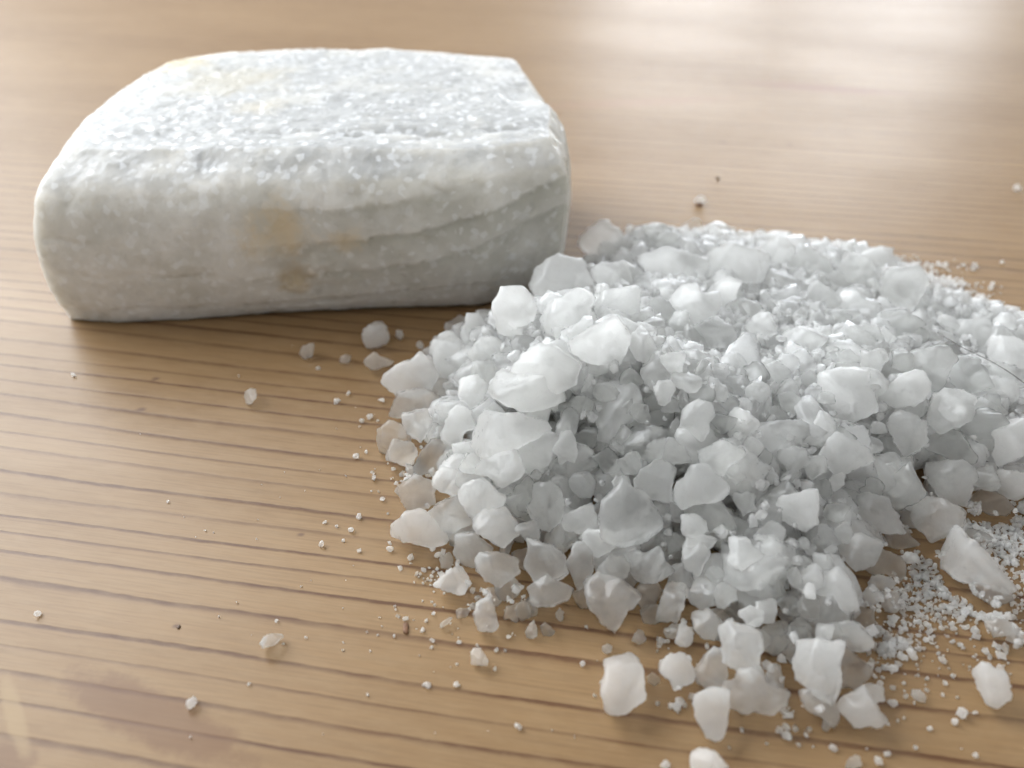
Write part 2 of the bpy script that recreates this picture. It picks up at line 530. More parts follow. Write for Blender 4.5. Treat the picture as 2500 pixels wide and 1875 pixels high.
    # horizontal pitted grooves on the plain part of the front
    for zc, amp, x0, x1 in ((.0215, .0003, -.098, -.055), (.0135, .0006, -.101, -.060), (.0045, .0006, -.09, -.02)):
        zl = zc + 0.0012 * fbm(np.column_stack([x * 70, y * 0, z * 0]), 44, 3)
        w = np.exp(-((z - zl) / .0007) ** 2) * np.clip((x - x0) / .008, 0, 1) * np.clip((x1 - x) / .012, 0, 1)
        disp -= amp * w * front * np.clip(0.4 + 1.2 * fbm(V * 120, 51, 2), 0, 1)
    # broken hollow at the middle of the front
    hx, hz = x + .043, z - .013
    w = np.exp(-(hx / .009) ** 2 - (hz / .007) ** 2) * front
    disp -= 0.0012 * w * np.clip(0.5 + 1.5 * fbm(V * 150, 61, 3), 0, 1.4)
    # granular upper side: crumbly shoulder and rows of broken cleavage
    gran = np.clip((nrm[:, 2] + 0.22 * fbm(V * 130, 71, 4) - 0.72) / 0.28, 0, 1)
    gran *= np.where(x > .0095, 0.5, 1)
    cell = np.floor(V * np.array([900, 1150, 900]) + 0.35 * fbm(V * 500, 5, 1)[:, None])
    crumbs = hash3(cell[:, 0].astype(np.int64), cell[:, 1].astype(np.int64), cell[:, 2].astype(np.int64), 9) - 0.5
    disp += gran * (0.00020 * crumbs + 0.00022 * fbm(V * np.array([140, 420, 140]), 81, 3))
    # groove of broken cleavage running along the front shoulder on top
    yl = .1745 + .004 * np.sin(x * 40) + .003 * fbm(np.column_stack([x * 60, x * 0, x * 0]), 91, 2)
    w = np.exp(-((y - yl) / .0028) ** 2) * topness * np.clip((x + .085) / .02, 0, 1)
    disp -= 0.0011 * w * np.clip(0.5 + fbm(V * np.array([120, 300, 120]), 95, 3) * 1.6, 0, 1.5)
    # chipped arrises
    arris = np.clip(1 - np.abs(topness - 0.45) / 0.45, 0, 1)
    chip = np.abs(fbm(V * 95, 101, 3))
    disp -= 0.0008 * arris * np.clip(0.22 - chip, 0, 1) / 0.22 * np.clip((x + .07) / .05, 0.35, 1)
    # chipped far corner
    w = np.clip(1 - np.hypot((x - .0035) / .007, (y - .200) / .013), 0, 1)
    disp -= 0.0022 * w * (z > .03)
    V2 = V + nrm * disp[:, None]
    V2[:, 2] = np.maximum(V2[:, 2], 0.0002)
    # floor of the block
    V2 = np.vstack([V2, V2[:N].mean(0)])
    me = mesh_from('salt_block', V2, F, BLOCK)
    at1 = me.attributes.new('layer', 'FLOAT', 'POINT')
    at1.data.foreach_set('value', np.append(layer, 0).astype(np.float32))
    at2 = me.attributes.new('granular', 'FLOAT', 'POINT')
    at2.data.foreach_set('value', np.append(gran, 0).astype(np.float32))
    # object origin at the base centre
    c0 = Vector((float(V2[:, 0].mean()), float(V2[:, 1].mean()), 0.0))
    me.transform(Matrix.Translation(-c0))
    link('salt_block', me, c0, 'large brick-shaped block of white rock salt with granular top and banded side', 'salt block')


salt_block()

# ------------------------------------------------------------------ crystal shapes
def lumpy(v, r, seed, amount):
    p = v * r[:, None]
    s = float(np.mean(r))
    q = p / s
    g = np.random.default_rng(seed + 77)
    for _ in range(7):
        u = g.normal(0, 1, 3)
        u /= np.linalg.norm(u)
        r = r * (1 + amount * g.uniform(-.10, .20) * np.exp(g.uniform(14, 60) * (v @ u - 1)))
    return r * (1 + amount * (0.035 * fbm(q * 8.5, seed + 5, 2) + 0.10 * fbm(q * 1.5, seed, 2) + 0.07 * fbm(q * 3.6, seed + 9, 3)))


def free_crystal(sub, seed):
    """an irregular broken crystal about 1 unit in radius: box-like planes plus random cuts"""
    g = np.random.default_rng(seed)
    v, f = ICO[sub]
    half = np.array([1.0, g.uniform(.55, .95), g.uniform(.35, .75)])
    pl = []
    for ax in range(3):
        for sg in (-1, 1):
            n = np.zeros(3)
            n[ax] = sg
            n += g.normal(0, .16, 3)
            pl.append((n / np.linalg.norm(n), half[ax] * g.uniform(.85, 1.1)))
    for _ in range(g.integers(4, 8)):
        n = g.normal(0, 1, 3)
        n /= np.linalg.norm(n)
        pl.append((n, float(np.abs(n * half).sum()) * g.uniform(.58, .82)))
    P = g.uniform(18, 40)
    s = 0
    for n, d in pl:
        s = s + np.maximum(v @ n / d, 0) ** P
    r = s ** (-1 / P)
    for _ in range(g.integers(1, 4)):
        u = g.normal(0, 1, 3)
        u /= np.linalg.norm(u)
        r = r * (1 + g.uniform(-.14, .16) * np.exp(g.uniform(5, 14) * (v @ u - 1)))
    r = lumpy(v, r, seed, g.uniform(.7, 1.3))
    return v * r[:, None], f


def outline_radius(poly):
    p = np.array(poly, float)
    c = (p.min(0) + p.max(0)) / 2
    q = p - c
    th = np.linspace(-math.pi, math.pi, 181)[:-1]
    rr = np.zeros(len(th))
    e = np.roll(q, -1, 0) - q
    for i, t in enumerate(th):
        d = np.array([math.cos(t), math.sin(t)])
        best = 0
        for a, s in zip(q, e):
            den = d[0] * s[1] - d[1] * s[0]
            if abs(den) < 1e-9: continue
            tt = (a[0] * s[1] - a[1] * s[0]) / den
            uu = (a[0] * d[1] - a[1] * d[0]) / den
            if tt > 0 and -1e-6 <= uu <= 1 + 1e-6: best = max(best, tt)
        rr[i] = best
    ker = np.array([1, 2, 1]) / 4
    rr = np.convolve(np.concatenate([rr[-1:], rr, rr[:1]]), ker, 'valid')
    ring = np.stack([np.cos(th), np.sin(th), np.full(len(th), p.sum() % 97)], 1)
    rr = rr * (1 + .085 * vnoise(ring * np.array([2.2, 2.2, 1]), 5) + .055 * vnoise(ring * np.array([5.5, 5.5, 1]), 6) + .03 * vnoise(ring * np.array([12, 12, 1]), 7))
    return c, th, rr


def random_outline(w, h, g):
    n = g.integers(6, 12)
    a = np.sort((np.arange(n) + g.uniform(-.32, .32, n)) * 2 * math.pi / n + g.uniform(0, 6.28))
    r = g.uniform(.58, 1.1, n)
    p = np.stack([np.cos(a) * r, np.sin(a) * r], 1)
    ang = g.uniform(-.25, .25)
    p = p @ np.array([[math.cos(ang), -math.sin(ang)], [math.sin(ang), math.cos(ang)]])
    p = (p - p.min(0)) / (p.max(0) - p.min(0)) - .5
    return p * np.array([w, h])


def outlined_crystal(sub, seed, th, rr, depth):
    """solid whose outline in its own u-w plane is rr(th); the depth axis carries cut planes"""
    g = np.random.default_rng(seed)
    v, f = ICO[sub]
    rho = np.hypot(v[:, 0], v[:, 1])
    ang = np.arctan2(v[:, 1], v[:, 0])
    R = np.interp(ang, np.append(th, th[0] + 2 * math.pi), np.append(rr, rr[0]))
    P = g.uniform(22, 42)
    s = (rho / R) ** P
    m = float(rr.mean())
    for sg in (-1, 1):
        for _ in range(3):
            n = np.array([g.normal(0, .5), g.normal(0, .5), sg])
            n /= np.linalg.norm(n)
            s = s + np.maximum(v @ n / (depth * g.uniform(.85, 1.2)), 0) ** P
    for _ in range(3):
        n = g.normal(0, 1, 3)
        n[2] = g.choice([-1, 1]) * abs(n[2]) * .8
        n /= np.linalg.norm(n)
        d = math.hypot(np.hypot(n[0], n[1]) * m, n[2] * depth) * g.uniform(.85, 1.15)
        s = s + np.maximum(v @ n / d, 0) ** P
    r = s ** (-1 / P)
    r = lumpy(v, r, seed, .75)
    out = v * r[:, None]
    for ax, ext in ((0, rr * np.cos(th)), (1, rr * np.sin(th))):      # keep the traced extent
        out[:, ax] = (out[:, ax] - out[:, ax].min()) / np.ptp(out[:, ax]) * np.ptp(ext) + ext.min()
    return out, f


# ------------------------------------------------------------------ the heap: resting heights on a grid
CELL = 0.0006
GX0, GY0, GNX, GNY = -0.045, 0.040, 320, 300
HGT = np.zeros((GNX, GNY))
OWN = np.zeros((GNX, GNY), bool)                       # cells topped by one of the traced crystals

rim_px = [(1190, 790), (1120, 800), (1020, 880), (965, 940), (965, 1050), (960, 1130), (985, 1200), (985, 1285), (1090, 1410), (1180, 1450), (1300, 1465), (1420, 1500), (1560, 1530),
          (1660, 1570), (1700, 1680), (1800, 1730), (1950, 1730), (2080, 1700), (2150, 1600), (2165, 1480), (2230, 1390), (2320, 1310), (2520, 1270), (2700, 1180), (2720, 930),
          (2560, 820), (2440, 790), (2340, 760), (2260, 700), (2180, 650), (2030, 625), (1900, 610), (1760, 595), (1600, 590), (1480, 600), (1400, 640), (1360, 700)]
rim = np.array([at(*p)[:2] for p in rim_px])
gx, gy = np.meshgrid(GX0 + (np.arange(GNX) + .5) * CELL, GY0 + (np.arange(GNY) + .5) * CELL, indexing='ij')
pts = np.stack([gx.ravel(), gy.ravel()], 1)
inside = np.zeros(len(pts), bool)
dist = np.full(len(pts), 9.0)
for a, b in zip(rim, np.roll(rim, -1, 0)):
    cond = ((a[1] > pts[:, 1]) != (b[1] > pts[:, 1]))
    xc = a[0] + (pts[:, 1] - a[1]) / (b[1] - a[1] + 1e-15) * (b[0] - a[0])
    inside ^= cond & (pts[:, 0] < xc)
    e = b - a
    t = np.clip(((pts - a) @ e) / (e @ e), 0, 1)
    dist = np.minimum(dist, np.linalg.norm(pts - a - t[:, None] * e, axis=1))
dist = np.where(inside, dist, -dist).reshape(GNX, GNY)


def bell(px, py, z, sx, sy):
    c = at(px, py, z)
    return np.exp(-((gx - c[0]) / sx) ** 2 - ((gy - c[1]) / sy) ** 2)


cap = 0.0095 + 0.0095 * bell(1450, 800, .020, .034, .036) + 0.0045 * bell(1520, 1000, .015, .014, .014) + 0.006 * bell(1580, 1050, .018, .022, .022) + 0.006 * bell(2070, 960, .012, .018, .018) - 0.0035 * bell(1760, 900, .012, .014, .012)
T = np.where(dist > 0, np.minimum(0.0035 + 0.62 * dist, cap) * (1 - np.exp(-(dist + .004) / .012)) + 0.001, 0)
T = T + (dist > .004) * 0.0016 * fbm(np.stack([gx.ravel() * 90, gy.ravel() * 90, gx.ravel() * 0], 1), 17, 3).reshape(GNX, GNY)

# the block stands in the way of the heap
blocked = (gx < .0135) & (gy > .158)
T = np.where(blocked, 0, T)


class Rest:
    """footprint of a crystal on the grid"""
    def __init__(self, verts):
        ij = np.floor(verts[:, :2] / CELL + .5).astype(int)
        self.lo = ij.min(0)
        sh = ij.max(0) - self.lo + 1
        k = (ij[:, 0] - self.lo[0]) * sh[1] + (ij[:, 1] - self.lo[1])
        bot = np.full(sh[0] * sh[1], 9.0)
        top = np.full(sh[0] * sh[1], -9.0)
        np.minimum.at(bot, k, verts[:, 2])
        np.maximum.at(top, k, verts[:, 2])
        self.sh, self.bot, self.top = sh, bot.reshape(sh), top.reshape(sh)
        self.ok = self.bot < 8

    def window(self, x, y):
        i = int(math.floor((x - GX0) / CELL)) + self.lo[0]
        j = int(math.floor((y - GY0) / CELL)) + self.lo[1]
        i0, j0, i1, j1 = max(i, 0), max(j, 0), min(i + self.sh[0], GNX), min(j + self.sh[1], GNY)
        if i0 >= i1 or j0 >= j1: return None
        return (slice(i0, i1), slice(j0, j1)), (slice(i0 - i, i1 - i), slice(j0 - j, j1 - j))

    def height(self, x, y, q=100):
        w = self.window(x, y)
        low = -self.bot[self.ok].min()
        if w is None: return low
        ok = self.ok[w[1]]
        if not ok.any(): return low
        d = (HGT[w[0]] - self.bot[w[1]])[ok]
        return max(float(np.percentile(d, q)), low)

    def settle(self, x, y, z, own=False):
        w = self.window(x, y)
        if w is None: return
        ok = self.ok[w[1]]
        HGT[w[0]] = np.where(ok, np.maximum(HGT[w[0]], z + self.top[w[1]]), HGT[w[0]])
        if own: OWN[w[0]] |= ok


def rotation(g):
    q = g.normal(0, 1, 4)
    q /= np.linalg.norm(q)
    w, x, y, z = q
    return np.array([[1 - 2 * (y * y + z * z), 2 * (x * y - z * w), 2 * (x * z + y * w)],
                     [2 * (x * y + z * w), 1 - 2 * (x * x + z * z), 2 * (y * z - x * w)],
                     [2 * (x * z - y * w), 2 * (y * z + x * w), 1 - 2 * (x * x + y * y)]])


NV = 40
SHAPES = {s: [free_crystal(s, 100 + k) for k in range(NV)] for s in (1, 2, 3)}
fill = []                                              # (variant, rotation, scale, centre)


def pour(margin, lo, hi, med, limit, sink, keep_clear, reach=1.0):
    made, tries = 0, 0
    while made < limit and tries < limit * 4:
        tries += 1
        room = T - margin - HGT
        if tries % 40 == 1:
            ok = (room > 0) & ((gy < .150) | (med > .003)) & ~(OWN if keep_clear else np.zeros_like(OWN)) & (dist > 0)
            cand = np.flatnonzero(ok)
            if len(cand) < 30: break
            wts = room.ravel()[cand] + 0.0005
            cand = rng.choice(cand, 40, p=wts / wts.sum())
        c = cand[tries % 40]
        x, y = gx.ravel()[c] + rng.uniform(-.5, .5) * CELL, gy.ravel()[c] + rng.uniform(-.5, .5) * CELL
        size = float(np.clip(med * math.exp(rng.normal(0, .38)), lo, hi)) / 2
        k = int(rng.integers(NV))
        M = rotation(rng)
        verts = SHAPES[2][k][0] @ M.T * size
        r = Rest(verts)
        z = r.height(x, y, sink)
        if z + r.top[r.ok].max() > T.ravel()[c] + 0.0012 + size * .5: continue
        r.settle(x, y, z)
        fill.append((k, M, size, np.array([x, y, z])))
        made += 1
    return made


n_a = pour(0.0050, .0035, .0090, .0058, 1400, 88, False)

# ------------------------------------------------------------------ crystals picked out one by one: x, y, width, height in photo pixels
# letter: m milky, c cloudy, g glassy
traced = """
1478 590 127 95 c|1375 690 155 125 m|1260 757 100 105 m|1388 770 125 120 m|1502 757 110 105 c|1495 678 95 78 m|1525 631 45 48 m|1571 613 58 50 c
1650 655 172 84 m|1638 592 68 50 c|1600 572 60 45 g|1690 568 52 45 g|1765 578 85 55 c|1800 640 140 84 m|1695 745 110 90 m|1770 712 66 68 m|1610 757 76 60 c
1660 790 52 58 c|1861 795 72 62 m|1462 832 140 118 m|1568 838 70 84 m|1330 905 150 112 m|1622 958 52 62 m|1755 970 62 68 c|1737 815 110 84 c|1819 845 48 58 c
1902 612 74 68 m|2033 612 46 28 c|1980 645 90 74 c|2085 668 92 88 c|2200 715 96 130 c|2200 795 90 72 g|2168 823 46 42 c|2247 822 36 38 g|2110 822 80 58 c|2005 738 80 92 m
1960 847 90 84 m|2385 812 110 74 m|2458 870 86 92 m|2270 895 96 112 g|2362 915 106 88 g|2200 882 52 58 g|2125 887 60 72 c|2070 882 60 54 c
2320 1005 88 112 c|2008 1047 60 78 m|2128 1086 54 38 c|2174 1102 66 66 g|2065 1113 114 94 m|1938 1121 70 58 c|1990 1142 52 62 c|2043 1175 34 46 m|1950 1236 92 102 m
2282 1268 112 100 c|2322 1168 108 98 c|2215 1190 80 116 g|2407 1165 66 58 c|2422 1230 82 60 g|2465 1180 78 64 c|2472 1080 84 120 m|2428 990 62 50 g|2405 1044 82 92 g|2330 1087 110 74 g
2170 1150 42 40 c|2075 1216 42 42 g|1020 992 128 76 c|1022 1042 70 72 c|960 1072 72 74 g|980 1112 70 66 c|1062 1115 100 82 g|1137 1100 62 40 c|1162 1132 76 54 c
1098 1172 76 66 m|1222 1142 110 86 m|1160 962 72 88 m|1290 955 178 98 m|1245 1063 178 114 m|1180 914 62 54 c|1190 862 92 74 c|1378 1090 58 78 m|1020 1207 94 84 c
1103 1256 106 92 c|1180 1217 110 88 m|1215 1290 106 88 m|1285 1207 54 86 g|1333 1236 82 112 c|1420 1183 62 62 c|1157 1342 88 78 c|1214 1396 96 82 c|1090 1372 30 36 c
1203 1456 44 40 g|1242 1440 66 62 g|1335 1372 96 102 c|1415 1385 62 110 c|1345 1452 102 76 c|1462 1326 88 72 m|1497 1394 70 66 c|1250 1494 36 42 g|1278 1490 36 44 g
1302 1480 30 50 g|1737 1632 74 104 c|1845 1692 137 108 c|1728 1521 72 68 c|1833 1505 56 44 m|1585 1450 58 82 g|1640 1472 58 100 c|1668 1445 38 40 m|1717 1447 62 74 c
1588 1380 106 86 c|1696 1370 60 105 m|1712 1325 62 40 m|1815 1355 78 80 m|1881 1303 62 62 m|1692 1285 64 54 m|1794 1410 46 50 g|1770 1455 50 60 c|1745 1403 46 44 c
1870 1490 50 56 m|1595 1500 58 48 g|1672 1550 36 52 m|1640 1540 36 34 c|1978 1443 32 34 m|2080 1640 82 90 g|2098 1744 102 92 m|2133 1695 50 54 m|1998 1725 96 62 c
2200 1320 72 56 g|2090 1345 88 82 c|2060 1300 44 48 c|2160 1380 88 64 g|2222 1363 40 28 c|2152 1425 54 44 c|2170 1472 52 52 c|2420 1455 82 58 g|2085 1552 86 60 c
2030 1540 48 48 c|2107 1508 54 50 g|2045 1500 64 54 g|1950 1550 58 50 g|1972 1485 54 54 g|1925 1475 58 46 g|2380 1322 62 50 g|2433 1535 60 48 c|2477 1552 44 38 c
1633 1105 96 66 m|1600 1170 96 94 m|1540 1255 145 150 c|1735 1260 116 92 c|1869 1144 64 72 m|1863 1187 24 27 m|1535 1130 62 54 c|1480 1125 62 58 g|1430 1067 50 48 g
1418 995 54 54 c|1868 1068 62 58 c|1820 1014 40 40 m|1757 1035 48 48 c|1558 1080 34 34 m|1650 1045 28 52 c|1480 960 60 50 c|1540 925 56 48 g|1560 1010 54 46 c|1500 1040 50 40 g
1690 905 60 48 g|1640 880 58 50 c|1890 910 70 58 c|1930 985 60 52 c|1850 955 56 46 c|1800 1160 52 48 g|1820 1230 60 54 c|1650 1330 50 48 c|1520 1180 44 40 c|1870 1400 58 50 c
1900 1360 52 44 g|1990 1300 60 50 g|1960 1380 56 48 c|1840 1565 70 60 g|1890 1560 60 70 g|2010 1190 50 44 g|2130 1190 52 44 g|2040 1250 50 46 g|1120 805 66 60 c|1165 800 62 66 m
1075 955 60 56 c|1200 1010 60 50 c|1120 1320 46 40 g|1290 1300 60 52 c|1275 1370 50 50 g|1388 1310 50 44 g|1545 1365 50 44 c|1560 1560 30 30 c|1420 1460 40 44 g|1640 990 44 40 c
"""
shaped = [   # outlines of the crystals that stand out, each with its look
    ('m', 'pale rectangular slab crystal lying on the heap beyond its hollow', [(2042, 717), (2078, 712), (2117, 732), (2160, 738), (2167, 750), (2158, 783), (2129, 783), (2048, 774)]),
    ('m', 'bright angular crystal leaning beside the big snow-white lump on the heap', [(2158, 985), (2184, 958), (2193, 928), (2217, 902), (2241, 901), (2262, 928), (2265, 952), (2244, 985), (2211, 1000)]),
    ('m', 'big rough snow-white lump standing on the heap', [(1996, 970), (2000, 935), (2030, 900), (2068, 889), (2095, 895), (2105, 920), (2130, 955), (2150, 985), (2130, 1003), (2080, 1035), (2040, 1038), (2010, 1010)]),
    ('c', 'boxy grey crystal with square corners on the shaded side of heap', [(2162, 1020), (2185, 1010), (2250, 1014), (2262, 1065), (2245, 1095), (2230, 1118), (2210, 1105), (2190, 1085), (2164, 1060)]),
    ('c', 'wide three-cornered crystal low on the shaded side of the heap', [(2088, 1290), (2090, 1240), (2108, 1214), (2155, 1215), (2180, 1240), (2222, 1280), (2175, 1302), (2120, 1298)]),
    ('m', 'ragged crystal with a peak at the heap rim by bare wood', [(930, 930), (943, 907), (984, 880), (997, 880), (1024, 860), (1043, 880), (1070, 930), (1060, 962), (1024, 966), (962, 962)]),
    ('m', 'upright oval crystal standing at the heap rim beneath the block', [(1053, 845), (1073, 820), (1097, 809), (1119, 826), (1144, 856), (1144, 888), (1111, 918), (1073, 929), (1062, 894)]),
    ('m', 'notched white crystal propped above the heap rim', [(1073, 1070), (1090, 1020), (1118, 985), (1140, 990), (1160, 1010), (1162, 1050), (1132, 1055), (1130, 1085), (1110, 1091), (1085, 1085)]),
    ('m', 'long pointed crystal jutting out over the bare wood', [(948, 1299), (974, 1272), (1004, 1250), (1038, 1243), (1068, 1272), (1089, 1318), (1080, 1340), (1053, 1348), (1027, 1337), (985, 1322)]),
    ('m', 'crystal with a sharp tip at the heap rim, pointing over grain lines', [(1055, 1430), (1080, 1410), (1105, 1395), (1140, 1392), (1151, 1412), (1136, 1462), (1110, 1455), (1075, 1442)]),
    ('m', 'flat-topped mound-shaped crystal low on the slope facing bare wood', [(1366, 1280), (1390, 1247), (1438, 1227), (1455, 1250), (1487, 1282), (1473, 1296), (1430, 1307), (1384, 1301)]),
    ('c', 'large cracked crystal at the foot of the heap', [(1420, 1450), (1445, 1425), (1505, 1433), (1551, 1427), (1558, 1472), (1532, 1514), (1509, 1566), (1468, 1551), (1436, 1525), (1422, 1484)]),
    ('m', 'large bright square crystal at the lower edge of the heap', [(1743, 1548), (1758, 1525), (1845, 1521), (1858, 1570), (1860, 1623), (1848, 1642), (1777, 1630), (1762, 1593)]),
    ('m', 'tall angular crystal standing at the low corner of the heap', [(1936, 1600), (1975, 1574), (2035, 1555), (2045, 1612), (2060, 1645), (2054, 1694), (2032, 1700), (1960, 1683), (1940, 1645)]),
    ('m', 'peaked white crystal on the slope above the fine salt dust', [(1998, 1446), (2020, 1401), (2032, 1389), (2066, 1408), (2103, 1461), (2088, 1487), (2050, 1476), (2013, 1472)]),
    ('m', 'tall bright crystal on the crest of the heap by the hollow', [(1656, 1075), (1664, 975), (1700, 971), (1735, 985), (1745, 1005), (1735, 1030), (1738, 1050), (1720, 1072), (1695, 1080), (1662, 1082)]),
    ('c', 'clear pointed crystal with its tip over the shaded slope', [(1700, 1110), (1755, 1070), (1790, 1085), (1805, 1082), (1818, 1095), (1785, 1132), (1772, 1160), (1740, 1165), (1710, 1140)]),
    ('m', 'broad smooth lobed crystal in the middle of the heap', [(1650, 1220), (1655, 1193), (1671, 1144), (1715, 1133), (1734, 1147), (1772, 1166), (1780, 1185), (1766, 1210), (1745, 1223), (1707, 1231), (1680, 1253), (1655, 1244)]),
]
loose = [    # lying on the bare wood
    ('m', 'rounded square crystal alone on the wood before the block', [(883, 800), (905, 787), (932, 786), (947, 800), (950, 825), (940, 844), (915, 849), (890, 846), (882, 830)]),
    ('c', 'drop-shaped crystal with a tail beside the ragged heap crystal', [(888, 883), (894, 866), (908, 858), (921, 866), (932, 875), (962, 888), (948, 896), (916, 902), (894, 894)]),
    ('c', 'lone chunky crystal in the shadow strip before the block', [(731, 865), (735, 850), (748, 842), (768, 840), (766, 855), (758, 874), (740, 876)]),
    ('c', 'small oval crystal between the two loose crystals before the block', [(826, 880), (834, 868), (848, 865), (859, 870), (857, 882), (845, 888), (832, 886)]),
    ('c', 'lone upright crystal on bare grain, away from the heap', [(596, 970), (602, 952), (618, 948), (629, 955), (624, 975), (610, 986), (598, 984)]),
    ('c', 'flat leaf-shaped crystal alone on the bare wood', [(636, 1560), (650, 1546), (668, 1545), (692, 1556), (690, 1565), (664, 1577), (642, 1572)]),
    ('m', 'small white pellet alone near the reddish knot grain', [(453, 1718), (460, 1706), (480, 1704), (482, 1718), (470, 1728), (456, 1727)]),
    ('c', 'small triangular crystal alone on a grain line', [(1149, 1589), (1155, 1582), (1174, 1583), (1193, 1615), (1187, 1625), (1149, 1623)]),
    ('c', 'upright rectangular crystal on the wood at the heap foot', [(1158, 1470), (1180, 1461), (1202, 1465), (1212, 1500), (1219, 1535), (1200, 1544), (1165, 1535), (1157, 1500)]),
    ('g', 'small glassy nugget beside the upright rectangular crystal', [(1114, 1493), (1122, 1484), (1140, 1485), (1147, 1494), (1136, 1508), (1116, 1508)]),
    ('c', 'thin glassy sliver lying on the wood', [(1073, 1527), (1085, 1516), (1100, 1507), (1105, 1512), (1095, 1524), (1078, 1532)]),
    ('g', 'shell-shaped crystal on the wood, wider of a close pair', [(1319, 1530), (1330, 1519), (1345, 1530), (1356, 1540), (1352, 1551), (1322, 1551)]),
    ('c', 'cone-shaped crystal on the wood, pointed one of a close pair', [(1282, 1540), (1292, 1524), (1302, 1513), (1311, 1530), (1311, 1556), (1296, 1557), (1284, 1552)]),
    ('c', 'small upright crystal between the heap and the close pair', [(1356, 1495), (1365, 1485), (1376, 1492), (1376, 1512), (1366, 1516), (1356, 1508)]),
    ('c', 'tiny round crystal above the big loose crystal', [(1470, 1580), (1482, 1571), (1494, 1576), (1493, 1592), (1480, 1596), (1471, 1592)]),
    ('m', 'biggest loose crystal, standing on the wood below the heap', [(1468, 1623), (1502, 1604), (1528, 1591), (1547, 1597), (1566, 1631), (1577, 1668), (1588, 1698), (1551, 1725), (1506, 1744), (1490, 1736), (1473, 1683), (1477, 1657)]),
    ('m', 'diamond-shaped crystal on the wood below the heap', [(1604, 1623), (1626, 1604), (1664, 1591), (1702, 1634), (1690, 1657), (1656, 1682), (1634, 1665), (1607, 1646)]),
    ('g', 'little glassy crystal between the diamond-shaped and biggest loose crystals', [(1578, 1655), (1590, 1643), (1610, 1648), (1613, 1662), (1598, 1674), (1582, 1668)]),
    ('m', 'tooth-shaped crystal at the lowest tip of the heap', [(1690, 1717), (1720, 1683), (1769, 1674), (1777, 1721), (1779, 1785), (1762, 1797), (1739, 1795), (1702, 1759)]),
    ('m', 'partly seen crystal alone below the tooth-shaped one', [(1683, 1868), (1692, 1845), (1709, 1832), (1735, 1838), (1765, 1858), (1785, 1875), (1760, 1905), (1700, 1905)]),
    ('m', 'smooth guitar-pick-shaped crystal alone on the wood by fine salt dust', [(2369, 1649), (2390, 1630), (2431, 1627), (2465, 1649), (2473, 1672), (2458, 1719), (2435, 1719), (2401, 1698), (2375, 1668)]),
    ('m', 'big wedge crystal lying over the patch of fine salt dust', [(2314, 1322), (2333, 1308), (2352, 1322), (2405, 1340), (2442, 1363), (2488, 1389), (2488, 1412), (2427, 1423), (2386, 1436), (2326, 1423), (2296, 1397), (2297, 1367)]),
    ('m', 'small flat flake alone behind the heap', [(2268, 687), (2290, 680), (2315, 685), (2321, 692), (2300, 702), (2272, 700)]),
    ('c', 'white crumb on the wood behind the heap near a dark speck', [(1695, 488), (1706, 478), (1722, 480), (1726, 490), (1712, 498), (1698, 497)]),
    ('c', 'small crystal of the stray pair at the lower tip of the heap', [(2006, 1760), (2018, 1755), (2029, 1764), (2027, 1782), (2012, 1784)]),
    ('c', 'oval crumb on the wood between heap and guitar-pick-shaped crystal', [(2224, 1692), (2240, 1683), (2258, 1690), (2260, 1704), (2244, 1712), (2228, 1706)]),
    ('c', 'rough crumb at the very edge of the wood below the heap', [(2068, 1870), (2078, 1845), (2095, 1842), (2102, 1858), (2090, 1882), (2072, 1884)]),
]
grains_px = """
974 817 19 26|1026 843 19 21|822 980 17 14|851 961 12 11|902 1017 16 14|883 1027 14 11|932 976 17 11|870 1112 17 14|777 898 11 10|178 915 10 9|410 1224 8 7|785 1328 13 17
857 1293 14 12|793 1275 11 8|822 1284 8 8|877 1262 14 16|838 1320 9 9|877 1344 11 9|92 1498 17 15|675 1516 10 9|607 1670 9 8|952 1340 19 16|1002 1361 17 18|953 1327 10 11|1068 1355 18 15
989 1510 14 10|1040 1515 10 10|1031 1538 12 13|1055 1563 13 12|1121 1568 13 10|1242 1555 13 10|1213 1587 12 12|1208 1632 9 11|1044 1672 19 17|1113 1670 13 14|1264 1772 18 17
1422 1621 14 15|1452 1698 9 9|2178 1632 26 23|2350 1742 24 26|2331 1762 15 18|2269 1778 14 14|2300 1610 23 15|2228 1597 32 26|2440 1600 30 22|2145 1857 24 20|2165 1840 18 17
2382 1845 14 14|1945 1745 22 20|2180 1717 24 20|1920 1798 28 22|1660 1712 26 20|1655 1730 16 16|1690 1700 18 17|1625 1868 22 22|2483 460 18 18|2262 1524 17 14|2298 1534 15 12|2328 1534 15 14
2345 1575 12 12|2326 1650 13 11|2308 1668 14 11|2380 1740 13 12|2375 657 11 10|2374 731 12 12|2330 717 10 9|2446 640 9 9|2080 605 10 9|2110 622 11 9|2200 648 11 10|2430 1575 14 14
1030 1110 14 14|1045 1160 16 13|960 1145 12 9|985 1000 12 12|1620 1535 12 10|1630 1565 13 11|1430 1530 9 9|2095 1590 16 14|2200 1560 22 16
"""
MATS = {'m': MILKY, 'c': CLOUDY, 'g': GLASSY}


def frame_at(d):
    n = -d / np.linalg.norm(d)                         # towards the camera
    u = np.cross(np.array([0, 0, 1.0]), n)
    u /= np.linalg.norm(u)
    return np.stack([u, np.cross(n, u), n], 1)         # columns u, w, n


def rest_cap(q):
    i = int(np.clip((q[0] - GX0) / CELL, 0, GNX - 1))
    j = int(np.clip((q[1] - GY0) / CELL, 0, GNY - 1))
    return float(T[i, j])


